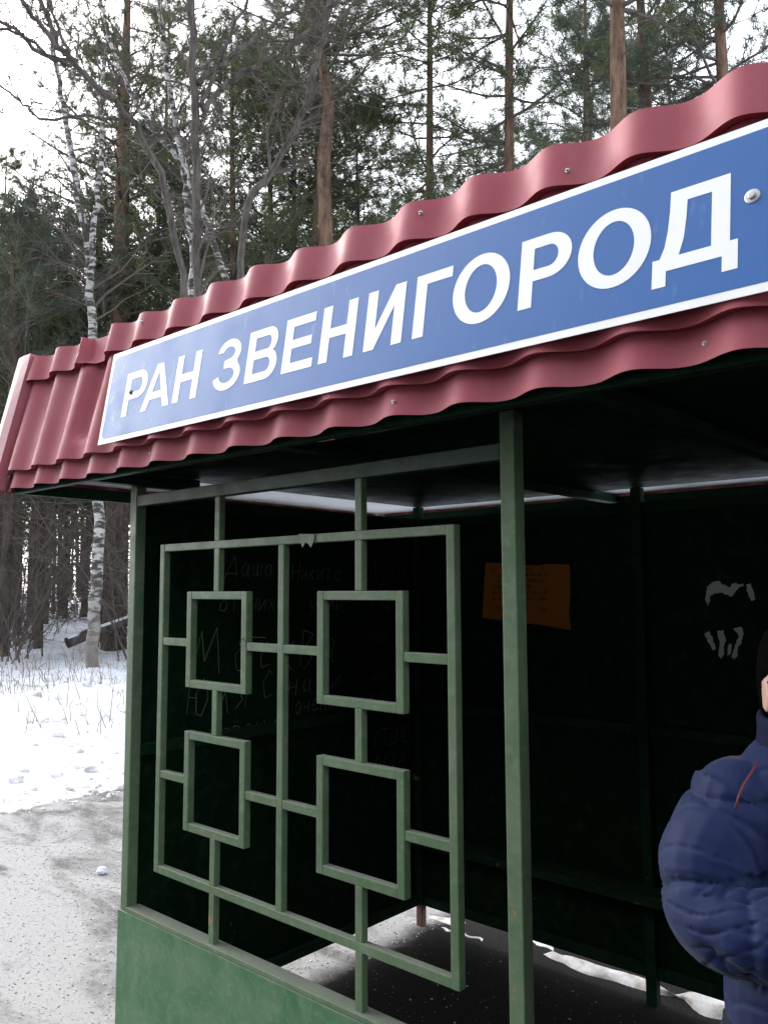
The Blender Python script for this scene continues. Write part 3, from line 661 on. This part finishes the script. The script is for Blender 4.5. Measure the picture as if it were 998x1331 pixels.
# quilted jacket
m = MB()
ring_loft(m, [(loc(0, o_, z), E1, E2, a, b) for z, a, b, o_ in ((.70, .186, .140, 0), (.74, .196, .148, 0), (.82, .196, .150, .005), (.92, .186, .146, .012), (1.0, .178, .142, .015), (1.10, .176, .142, .012), (1.18, .180, .138, .006), (1.25, .182, .125, 0), (1.285, .165, .110, 0), (1.315, .140, .098, 0), (1.34, .112, .092, 0), (1.355, .095, .085, 0))], 32)
for s in (-1, 1): ball(m, loc(s*.145, -.003, 1.232), .088)
rad = [.090, .089, .085, .080, .073, .066, .056]
bones = []
for A in (armR, armL):
    sp_ = [loc(*p) for p in spline(A, 24)]; rr = np.interp(np.linspace(0, 6, len(sp_)), range(7), rad); m.tube(sp_, list(rr), 18)
    L = 0; acc = []
    for i, p in enumerate(sp_):
        if i: L += (p-sp_[i-1]).length
        acc.append(L)
    bones.append((np.array([tuple(p) for p in sp_]), np.array(acc)))
ja = remesh(m, 'jacket', .0045, MT['jacket'], pr, 3)
me = ja.data; n = len(me.vertices); co = np.zeros(n*3, np.float32); me.vertices.foreach_get('co', co); co = co.reshape(-1, 3)
no = np.zeros(n*3, np.float32); me.vertices.foreach_get('normal', no) if False else None
no = np.array([v.normal[:] for v in me.vertices])
base = np.array(PP) if ja.parent is None else np.array((0, 0, 0))
disp = np.zeros(n)
dm = []; tt = []
for P_, acc in bones:
    bd = np.full(n, 9.); bt = np.zeros(n)
    for j in range(len(P_)-1):
        e = P_[j+1]-P_[j]; L2 = e@e; u_ = np.clip(((co-P_[j])@e)/L2, 0, 1); d = np.linalg.norm(co-P_[j]-u_[:, None]*e, axis=1); k_ = d < bd
        bd[k_] = d[k_]; bt[k_] = acc[j]+u_[k_]*math.sqrt(L2)
    dm.append(bd); tt.append(bt)
for i in range(n):
    c = co[i]; k = 0 if dm[0][i] < dm[1][i] else 1
    wa = max(0, min(1, (tt[k][i]-.02)/.07))*max(0, min(1, (.104-dm[k][i])/.014))
    f = Vector(c)
    d_arm = d_tor = 0
    if wa > 0:
        t = tt[k][i]; P_ = bones[k][0]; j = int(np.argmin(np.abs(bones[k][1]-t))); w_ = f-Vector(P_[j]); an = math.atan2(w_.z, w_.dot(E2)+.6*w_.dot(E1))
        ca, sa = math.cos(an), math.sin(an); n1 = noise.noise(Vector((t*11+ca*1.1, ca*.8, sa*.8+k*9)))
        ts = (t+.012*noise.noise(Vector((ca*1.5, sa*1.5, k*3)))-.035)/.118; e = abs(ts-round(ts))*.118; seam = math.exp(-(e/.006)**2); puff = min(1, e/.045)**.6
        pk = noise.noise(Vector((t*9, an*6.5, k*5)))*math.exp(-e/.022)
        em = math.exp(-((t-.22)/.10)**2); k1 = max(0, 1-abs(n1)/.12)**2; n2 = noise.noise(Vector((t*24-sa*1.4+ca*.8, ca*1.2+7, sa*1.2))); k2 = max(0, 1-abs(n2)/.11)**2; n3 = noise.noise(Vector((t*46, ca*3.2, sa*3.2)))
        d_arm = .006*puff-.005 - .0035*seam + .0042*pk - .010*k1*(.45+.55*em) - .0055*k2*(.35+.65*em) + .005*n1 + .0012*n3
    if wa < 1:
        z = f.z; a_ = (f-PP).dot(E1); b_ = (f-PP).dot(E2); ts = (z+.006*noise.noise(f*4)-.02)/.125; e = abs(ts-round(ts))*.125
        pk = noise.noise(Vector((a_*38, b_*38, z*8)))*math.exp(-e/.025)
        d_tor = .010*min(1, e/.05)**.6-.007-.004*math.exp(-(e/.006)**2)+.0042*pk+.005*noise.noise(f*9)-.004*max(0, 1-abs(noise.noise(Vector((a_*9, b_*9, z*17))))/.13)**2-.010*math.exp(-((a_+.01)/.008)**2)
    disp[i] = wa*d_arm+(1-wa)*d_tor
co2 = co+no*disp[:, None]; me.vertices.foreach_set('co', co2.astype(np.float32).ravel()); me.update()
# collar, zip and cord
m = MB(); N = 40
for i in range(5):
    for j in range(N):
        t = 2*math.pi*j/N; z = 1.315+.078*i/4-.012*math.sin(t); r_ = .100-.006*math.sin(i/4*3.14*.8)-.004*i/4+.004*noise.noise((t*2, i, 0)); m.v.append(tuple(loc(.008+r_*math.cos(t), .008+r_*.98*math.sin(t), z)))
for i in range(4):
    for j in range(N): m.f.append((i*N+j, i*N+(j+1) % N, (i+1)*N+(j+1) % N, (i+1)*N+j))
o = m.build('collar', MT['navy'], ja, True); md = o.modifiers.new('t', 'SOLIDIFY'); md.thickness = .016; md.offset = 0; o.modifiers.new('s', 'SUBSURF').render_levels = 1
def on_front(px, py, b): v = fw + rt*((px-499)/FPX) - up*((py-665.5)/FPX); return CAM+v*((PD-b)/v.dot(-E2))
m = MB(); m.tube([on_front(984, 990, .115), on_front(977, 1003, .128), on_front(966, 1020, .137), on_front(959, 1036, .143), on_front(955, 1052, .147)], .0020, 7); m.build('drawcord', MT['cord'], ja, True)

# ------------------------------------------------------------------ trees
def rv(r): return Vector((r.gauss(0, 1), r.gauss(0, 1), r.gauss(0, 1)))
def needles(cent, dirs, nb, l0, l1, w, seed):
    r = np.random.RandomState(seed); C = np.repeat(np.array(cent), nb, 0); D = np.repeat(np.array(dirs), nb, 0)
    d = D*.75+r.normal(0, .62, D.shape); d /= np.linalg.norm(d, axis=1, keepdims=True)+1e-9
    s = np.cross(d, r.normal(0, 1, d.shape)); s /= np.linalg.norm(s, axis=1, keepdims=True)+1e-9
    L = (l0+(l1-l0)*r.rand(len(C), 1)); C = C+r.normal(0, .035, C.shape)
    V = np.stack([C-s*w*.5, C+s*w*.5, C+d*L], 1).reshape(-1, 3); return V, np.arange(len(V)).reshape(-1, 3)
def branch(m, tips, p, d, L, r0, r, lvl, droop, seg=5):
    pts = [p]; q = p.copy(); dd = d.normalized()
    for i in range(seg):
        dd = (dd+rv(r)*.13+Vector((0, 0, droop))).normalized(); q = q+dd*(L/seg); pts.append(q)
    m.tube(pts, [r0*(1-.85*i/seg) for i in range(seg+1)], 4 if r0 > .02 else 3, False)
    if lvl == 0:
        for i in range(2, seg+1): tips.append((pts[i], (pts[i]-pts[i-1]).normalized()))
        return
    for i in range(1, seg+1):
        for s in range(2):
            if r.random() < .8:
                side = rv(r); side = (side-dd*side.dot(dd)).normalized(); side.z *= .45
                branch(m, tips, pts[i].copy(), (dd*.55+side*.85+Vector((0, 0, .1))), L*(.26+.22*r.random())*(1-.35*i/seg), r0*.42, r, lvl-1, droop*.6, 4)
        if lvl == 1: tips.append((pts[i], (pts[i]-pts[i-1]).normalized()))
def trunk_path(r, H, bend): 
    a, b = r.gauss(0, bend), r.gauss(0, bend); ph = r.random()*6
    return lambda k: Vector((a*k*k+.18*bend*math.sin(k*5+ph), b*k*k+.18*bend*math.cos(k*4+ph), H*k))
def pine(seed, H, r0, cs, bend=.5, spread=1.0, nm='needles', path=None, dead=1.0, dens=1.0):
    r = random.Random(seed); f = path or trunk_path(r, H, bend); n = 14
    tr = MB(); tr.tube([f(i/n)-(Vector((0, 0, .3)) if i == 0 else Vector()) for i in range(n+1)], [r0*(1.5 if i == 0 else 1.25)*(1-.84*(i/n)**1.9) for i in range(n+1)], 10, False)
    lb = MB(); tips = []
    z = cs*H
    while z < H*.985:
        k = z/H; t = (k-cs)/(1-cs)
        for i in range(r.choice((2, 3, 3, 4))):
            a = r.random()*6.28; L = spread*(.45+2.3*math.sin(math.pi*min(1, .22+.78*t))**.8)*(.6+.6*r.random())
            d = Vector((math.cos(a), math.sin(a), -.05+.75*t+r.gauss(0, .15)))
            branch(lb, tips, f(k), d, L, r0*.22*(1.15-t)+.008, r, 1, .05, 5)
        z += H*.026*(.7+.7*r.random())/dens
    z = 1.2                                                       # dead lower limbs
    while z < cs*H:
        a = r.random()*6.28; L = .5+1.6*r.random()*dead
        branch(lb, [], f(z/H), Vector((math.cos(a), math.sin(a), -.1+r.gauss(0, .25))), L, .013+.008*r.random(), r, 1 if r.random() < .5*dead else 0, -.03, 4)
        z += (.25+.5*r.random())/dead
    V, F = needles([tuple(a) for a, b in tips], [tuple(b) for a, b in tips], 19, .12, .30, .0165, seed)
    return tr.mesh('trunk'), lb.mesh('limbs'), arr_mesh('crown', V, F), nm
def plant(name, parts, loc_, label, cat, group, rz=0, sc=1.0, bark_='pine_bark', limb='twig'):
    o = empty(name, loc_, label, cat, group)
    me, lm, cr, nm = parts
    for nme, mesh_, mt, sm in (('trunk', me, bark_, True), ('limbs', lm, limb, False), ('crown', cr, nm, False)):
        if mesh_ is None: continue
        c = bpy.data.objects.new(nme, mesh_); COL.objects.link(c); c.parent = o
        if not mesh_.materials: mesh_.materials.append(MT[mt])
        if nme != 'trunk': c['kind'] = 'stuff'
        if sm: mesh_.polygons.foreach_set('use_smooth', [True]*len(mesh_.polygons))
    o.rotation_euler = (0, 0, rz); o.scale = (sc, sc, sc); return o
def gz(p): return Vector((p.x, p.y, snow_h(p.x, p.y)-.03))
# pines that can be told apart above the roof and at the left
NEAR = [  # px, distance, radius, height, crown start, label
 (812, 13, .145, 19, .60, 'stout reddish pine trunk rising above the letter O before the last letter'),
 (863, 16.5, .125, 20, .58, 'straight pine trunk above the last letter, right of the stout reddish pine'),
 (668, 17.5, .125, 20, .55, 'slim bare pine trunk above the third letter from the end'),
 (556, 20, .115, 20, .50, 'dark straight pine above the middle of the sign'),
 (764, 22, .115, 20, .52, 'left of two thin pines standing close together above the roof'),
 (779, 26, .11, 21, .50, 'right thinner one of two pines standing close together above the roof'),
 (906, 24, .11, 19, .45, 'thin pine with low needles right of the straight pine above the last letter'),
 (962, 15, .15, 17, .47, 'dense crowned pine at the upper right corner'),
 (424, 18.5, .14, 18, .52, 'curved orange barked pine left of the middle of the roof'),
 (402, 22, .10, 18, .48, 'thin reddish pine just left of the curved orange pine'),
 (376, 24, .10, 19, .46, 'slender pine second left of the curved orange pine'),
 (349, 27, .13, 20, .42, 'reddish pine trunk just right of the forked bare tree'),
 (470, 25, .085, 17, .50, 'thin straight pine right of the curved orange pine against white sky'),
 (640, 27, .09, 17.5, .62, 'young bushy pine against the white sky above the sign'),
 (722, 30, .09, 19, .60, 'distant bushy pine between the two tall trunks above the sign'),
 (149, 23, .25, 21, .35, 'thick brown pine trunk right behind the near birch'),
 (10, 20.5, .12, 11.5, .33, 'grey pine trunk at the left edge of the picture'),
 (138, 27, .14, 16, .30, 'brown pine trunk seen just above the left end of the roof'),
 (52, 24, .10, 12.5, .33, 'thin pine trunk between the left edge and the near birch'),
 (195, 25, .12, 16, .36, 'dense green pine behind the two birches'),
 (300, 22, .12, 17, .40, 'green pine filling the gap behind the forked bare tree'),
]
for i, (px, D, r0, H, cs, lab) in enumerate(NEAR):
    path = None
    p = ground_at(px, D)
    if i == 8:
        b = [(426, 700), (424, 320), (420, 220), (428, 140), (415, 60), (412, 0), (410, -160)]; q = [pt(x, y, D)-Vector((p.x, p.y, 0)) for x, y in b]; q[0].z = 0
        path = lambda k, q=q: Vector(tuple(np.array([np.interp(k*6, range(7), [v[c] for v in q]) for c in range(3)])))
    o = plant('pine_tree', pine(100+i, H, r0, cs, .25, 1.0 if px > 480 else 1.4, 'needles_grey' if i % 3 == 1 else 'needles', path, 1.0 if px > 480 else 1.5, 1.0 if px > 480 else 1.25), gz(p), lab, 'tree', 'pines near the shelter')
# forest behind, from a few grown kinds
protos = [pine(200+k, 17+1.2*k % 5, .11+.012*(k % 4), (.34, .45, .40, .52, .30, .48)[k], .6, 1.1, ('needles', 'needles_grey')[k % 2], None, 1.6) for k in range(6)]
r = random.Random(11); pos = []; cnt = 0
NEARP = [ground_at(a[0], a[1]) for a in NEAR]
def try_place(px, D, mind):
    p = ground_at(px, D)
    if all((p-q).length > mind for q in pos+NEARP): pos.append(p); return p
for k in range(900):
    left = r.random() < .66
    D = (24 if left else 26)+38*r.random()**.8; px = r.uniform(-420, 470) if left else r.uniform(470, 1450)
    if cnt >= 118: break
    if 500 < px < 760 and D < 40: continue
    p = try_place(px, D, 1.5)
    if p is None: continue
    k = r.choice((0, 2, 4, 1)) if left else r.choice((1, 3, 5)); cnt += 1
    plant('pine_tree', protos[k], gz(p), 'one of many alike pines deep in the wood behind the shelter', 'tree', 'pines deep in the wood', r.random()*6.28, min(.85+.35*r.random(), (.47*D+1.6)/18.5 if px < 110 else 9))
# far wood: reads as one mass
m = MB(); tc = []; td = []
for k in range(620):
    D = 62+50*r.random(); px = r.uniform(-600, 1600); p = ground_at(px, D); w = .08+.12*r.random(); h = 13+8*r.random(); l = r.gauss(0, .4)
    m.tube([p+Vector((0, 0, -.5)), p+Vector((l, l, h*.55)), p+Vector((l*1.5, l, h))], [w, w*.75, w*.25], 5, False)
    for j in range(46): 
        z = h*(.35+.65*r.random()**.8); s = 1.9*(1.05-z/h)+.5; tc.append((p.x+r.gauss(0, s), p.y+r.gauss(0, s), z)); td.append((r.gauss(0, 1), r.gauss(0, 1), .4))
ug = MB(); uc = []; ud = []
for k in range(5200):
    p = ground_at(r.uniform(-600, 700), 40+55*r.random()); uc.append((p.x, p.y, 4.2*r.random()**1.6)); ud.append((r.gauss(0, 1), r.gauss(0, 1), .9))
fwood = empty('far_wood', ground_at(300, 90)); tag(fwood, 'far pine wood closing the view behind the trees', 'wood', kind='stuff')
o = m.build('trunks', MT['dark_bark'], fwood); o['kind'] = 'stuff'
V, F = needles(tc, td, 12, .35, .9, .10, 5); o = link('foliage', arr_mesh('foliage', V, F), MT['needles'], fwood); o['kind'] = 'stuff'

V, F = needles(uc, ud, 7, .5, 1.9, .035, 6); o = link('undergrowth', arr_mesh('undergrowth', V, F), MT['twig'], fwood); o['kind'] = 'stuff'
# the wood on the other side of the road, behind the photographer
m = MB(); tc = []; td = []
for k in range(330):
    p = Vector((-26+80*r.random(), -27-18*r.random()**1.3, 0)); w = .10+.10*r.random(); h = 14+6*r.random()
    m.tube([p+Vector((0, 0, -.5)), p+Vector((0, 0, h*.55)), p+Vector((.2, .1, h))], [w, w*.75, w*.25], 5, False)
    for j in range(70):
        z = h*(.10+.90*r.random()); q = 1.7*(1.05-z/h)+.5; tc.append((p.x+r.gauss(0, q), p.y+r.gauss(0, q), z)); td.append((r.gauss(0, 1), r.gauss(0, 1), .4))
owood = empty('opposite_wood', (0, -20, 0)); tag(owood, 'pine wood across the road from the shelter', 'wood', kind='stuff')
o = m.build('trunks', MT['dark_bark'], owood); o['kind'] = 'stuff'
V, F = needles(tc, td, 12, .4, 1.1, .14, 9); o = link('foliage', arr_mesh('foliage', V, F), MT['needles'], owood); o['kind'] = 'stuff'

# bare trees with limbs following explicit courses
def twigs(m, pts, rad, r, dens, L0, lvl, droop=0.0, upb=.25, start=.2):
    n = len(pts)
    for i in range(max(1, int(n*start)), n):
        for s in range(dens):
            if r.random() < .75:
                d = (pts[i]-pts[i-1]).normalized(); side = rv(r); side = (side-d*side.dot(d)).normalized()
                branch(m, [], pts[i-1].lerp(pts[i], r.random()), d*.6+side*.8+Vector((0, 0, upb)), L0*(.4+.8*r.random()), max(.005, rad[i]*.35), r, lvl, droop, 5)
def path_tree(name, D, stems, label, seed, bark_, dens, L0, lvl, droop, upb, cat='tree', limb='twig', start=.2):
    r = random.Random(seed); p0 = pt(*stems[0][0][0][:2], D); base = Vector((p0.x, p0.y, 0)); base = gz(base)
    o = empty(name, base, label, cat); lb = MB()
    for j, (pxs, w0, w1, dz) in enumerate(stems):
        k = len(pxs); P_ = []
        for i, q in enumerate(pxs): P_.append(pt(q[0], q[1], D+dz*i/(k-1)))
        if j == 0: P_[0] = base.copy()-Vector((0, 0, .1)); 
        P_ = [Vector(v) for v in spline([tuple(v) for v in P_], 5)]; n = len(P_)
        for i in range(1, n-1): P_[i] += rv(r)*.02
        rad = [(1.35 if j == 0 and i == 0 else 1)*(w0+(w1-w0)*i/(n-1))*D/FPX/2*(.8 if bark_ == 'dark_bark' else 1) for i in range(n)]
        m = MB(); m.tube(P_, rad, 9, True); loc_mesh = m
        m.build('trunk' if j == 0 else 'limb', MT[bark_], o, True)
        twigs(lb, P_, rad, r, dens, L0, lvl, droop, upb, start)
    lb.build('twigs', MT[limb], o)['kind'] = 'stuff'; return o
path_tree('birch_tree', 17, [([(118, 880), (123, 800), (128, 700), (124, 560), (120, 420), (117, 345), (104, 260), (88, 170), (74, 90), (66, 20), (58, -80)], 17, 4, .5), ([(118, 360), (122, 290), (130, 220), (134, 130), (140, 30)], 9, 3, -.6)],
          'white birch standing at the snow edge left of the shelter, forked above the roof', 21, 'birch', 2, 1.9, 1, -.06, .1, start=.42)
path_tree('birch_tree', 13, [([(256, 860), (254, 600), (250, 370), (247, 300), (241, 240), (228, 150), (214, 60), (206, -20), (200, -120)], 13, 5, .3), ([(312, 400), (290, 345), (264, 275), (241, 215), (214, 185), (182, 145), (150, 70), (128, -20)], 10, 4, -.4)],
          'pale birch with crossing stems above the left part of the roof', 22, 'birch', 2, 1.3, 1, -.04, .1, start=.35)
path_tree('bare_tree', 12.5, [([(262, 880), (260, 600), (257, 330), (255, 200), (252, 100), (250, 0), (247, -160)], 16, 12, 0), ([(262, 145), (295, 108), (335, 85), (375, 62), (410, 30), (450, -10), (500, -60)], 9, 5, -.5), ([(262, 140), (285, 85), (302, 40), (325, -10), (345, -70)], 7, 4, .5), ([(258, 110), (300, 75), (345, 40), (385, 5), (420, -40)], 10, 5, .9)],
          'dark upright bare tree with limbs spreading right above the roof', 23, 'dark_bark', 2, 1.1, 2, .0, .2, start=.3)
path_tree('bare_tree', 11.5, [([(262, 900), (250, 520), (222, 280), (185, 175), (150, 135), (100, 85), (62, 45), (30, 0), (-20, -70)], 13, 7, -.4), ([(100, 80), (60, 72), (20, 40), (-20, 10), (-80, -30)], 9, 5, .5), ([(94, 84), (66, 76), (40, 52), (8, 40), (-60, 35)], 7, 4, -.5), ([(85, 72), (70, 40), (58, 10), (45, -40)], 9, 5, .3), ([(60, 20), (45, -10), (30, -60)], 5, 3, .1), ([(170, 158), (110, 150), (60, 155), (30, 135), (0, 110), (-40, 100)], 6, 3, -.5), ([(95, 80), (80, 45), (64, 0), (56, -50)], 7, 4, .6)],
          'dark bare tree leaning left with branches reaching over the upper left corner', 24, 'dark_bark', 2, .9, 2, .0, .2, start=.35)
path_tree('bare_tree', 14, [([(292, 880), (300, 600), (318, 290), (345, 235), (378, 180), (400, 130), (412, 80), (424, 30), (434, -20), (450, -120)], 13, 8, .4), ([(412, 60), (440, 30), (470, -10)], 6, 4, -.3), ([(352, 222), (350, 170), (362, 120)], 6, 2, .3)],
          'mossy bare tree leaning right in front of the pines', 25, 'dark_bark', 2, 1.0, 2, .0, .2, start=.35)

# understorey shrubs: three kinds of bare twiggy bush
def shrub(seed, H, n):
    r = random.Random(seed); m = MB()
    for i in range(n):
        a = r.random()*6.28; d = Vector((math.cos(a)*.55, math.sin(a)*.55, 1.0+r.gauss(0, .2)))
        branch(m, [], Vector((r.gauss(0, .25), r.gauss(0, .25), -.1)), d, H*(.55+.6*r.random()), .012+.010*r.random(), r, 2, -.015, 7)
    return m.mesh('stems')
sp_ = [shrub(31, 3.6, 9), shrub(32, 2.6, 8), shrub(33, 5.0, 8), shrub(34, 6.5, 6)]
for me_, mt_ in zip(sp_, ('twig', 'twig_pale', 'twig', 'twig')): me_.materials.append(MT[mt_])
r = random.Random(77); n = 0
for k in range(200):
    if n >= 52: break
    D = 19+15*r.random(); px = r.uniform(-300, 330)
    p = ground_at(px, D); n += 1
    o = empty('bare_shrub', gz(p), 'one of the brown leafless bushes tangled under the trees at the left', 'bush', 'leafless bushes under the trees', r.random()*6.28); o.scale = [.8+.5*r.random()]*3
    c = bpy.data.objects.new('stems', sp_[r.choice((0, 1, 2, 3, 2, 3))]); COL.objects.link(c); c.parent = o; c['kind'] = 'stuff'
# dry stalks and clods in the snow
m = MB(); r = random.Random(8)
for k in range(620):
    D = 9.5+10*r.random()**.7; px = r.uniform(-200, 230); p = gz(ground_at(px, D)); h = .12+.55*r.random()**2.5
    d = Vector((r.gauss(0, .22), r.gauss(0, .22), 1)); m.tube([p, p+d*h*.6, p+d*h+Vector((r.gauss(0, .08), r.gauss(0, .08), 0))], [.006, .0045, .002], 3, False)
tag(m.build('dry_stalks', MT['drygrass']), 'dry grass and weed stalks poking through the snow', 'dry grass', kind='stuff')
VV = []; FF = []; nn = 0; ico = bmesh.new(); bmesh.ops.create_icosphere(ico, subdivisions=1, radius=1); IV = np.array([v.co[:] for v in ico.verts]); IF = np.array([[v.index for v in f.verts] for f in ico.faces]); ico.free(); rs = np.random.RandomState(4)
for k in range(900):
    D = 6.6+7*rs.rand(); p = ground_at(rs.uniform(-150, 230), D); s = .008+.070*rs.rand()**6
    if k < 420: p = Vector((-3.35-.45*abs(rs.normal()), .3+2.6*rs.rand(), 0)); s = .004+.022*rs.rand()**3
    if not (-12 < p.x < -3.2): continue
    VV.append(IV*(s*(.7+.6*rs.rand(len(IV), 1)))*np.array([1, 1, .65])+np.array([p.x, p.y, max(0, snow_h(p.x, p.y))+s*.2])); FF.append(IF+nn); nn += len(IV)
tag(link('snow_clods', arr_mesh('snow_clods', np.concatenate(VV), np.concatenate(FF)), MT['ice'], smooth=True), 'broken clods of ploughed snow along the verge', 'snow', kind='stuff')
# fallen log behind the birch
lg = empty('fallen_log', gz(pt(120, 850, 20)), 'snow topped fallen log leaning behind the near birch', 'log')
a, b = pt(87, 836, 20.5), pt(172, 806, 21.5); d = (b-a)
m = MB(); m.tube([a, a+d*.35+Vector((0, 0, .03)), a+d*.7, b, b+d*.5], [.14, .135, .13, .12, .10], 10); m.build('trunk', MT['dark_bark'], lg, True)
VV = MB()
for i in range(13):
    c = a+d*(i/12*1.45)+Vector((0, 0, .135)); w = .105+.02*noise.noise((i*.7, 0, 0)); s = d.cross(Z3).normalized()
    for j in range(5): u = j/4*2-1; VV.v.append(tuple(c+s*(u*w)+Vector((0, 0, .055*(1-u*u)-.03))))
for i in range(12):
    for j in range(4): k = i*5+j; VV.f.append((k, k+5, k+6, k+1))
VV.build('snow_cap', MT['snow'], lg, True)
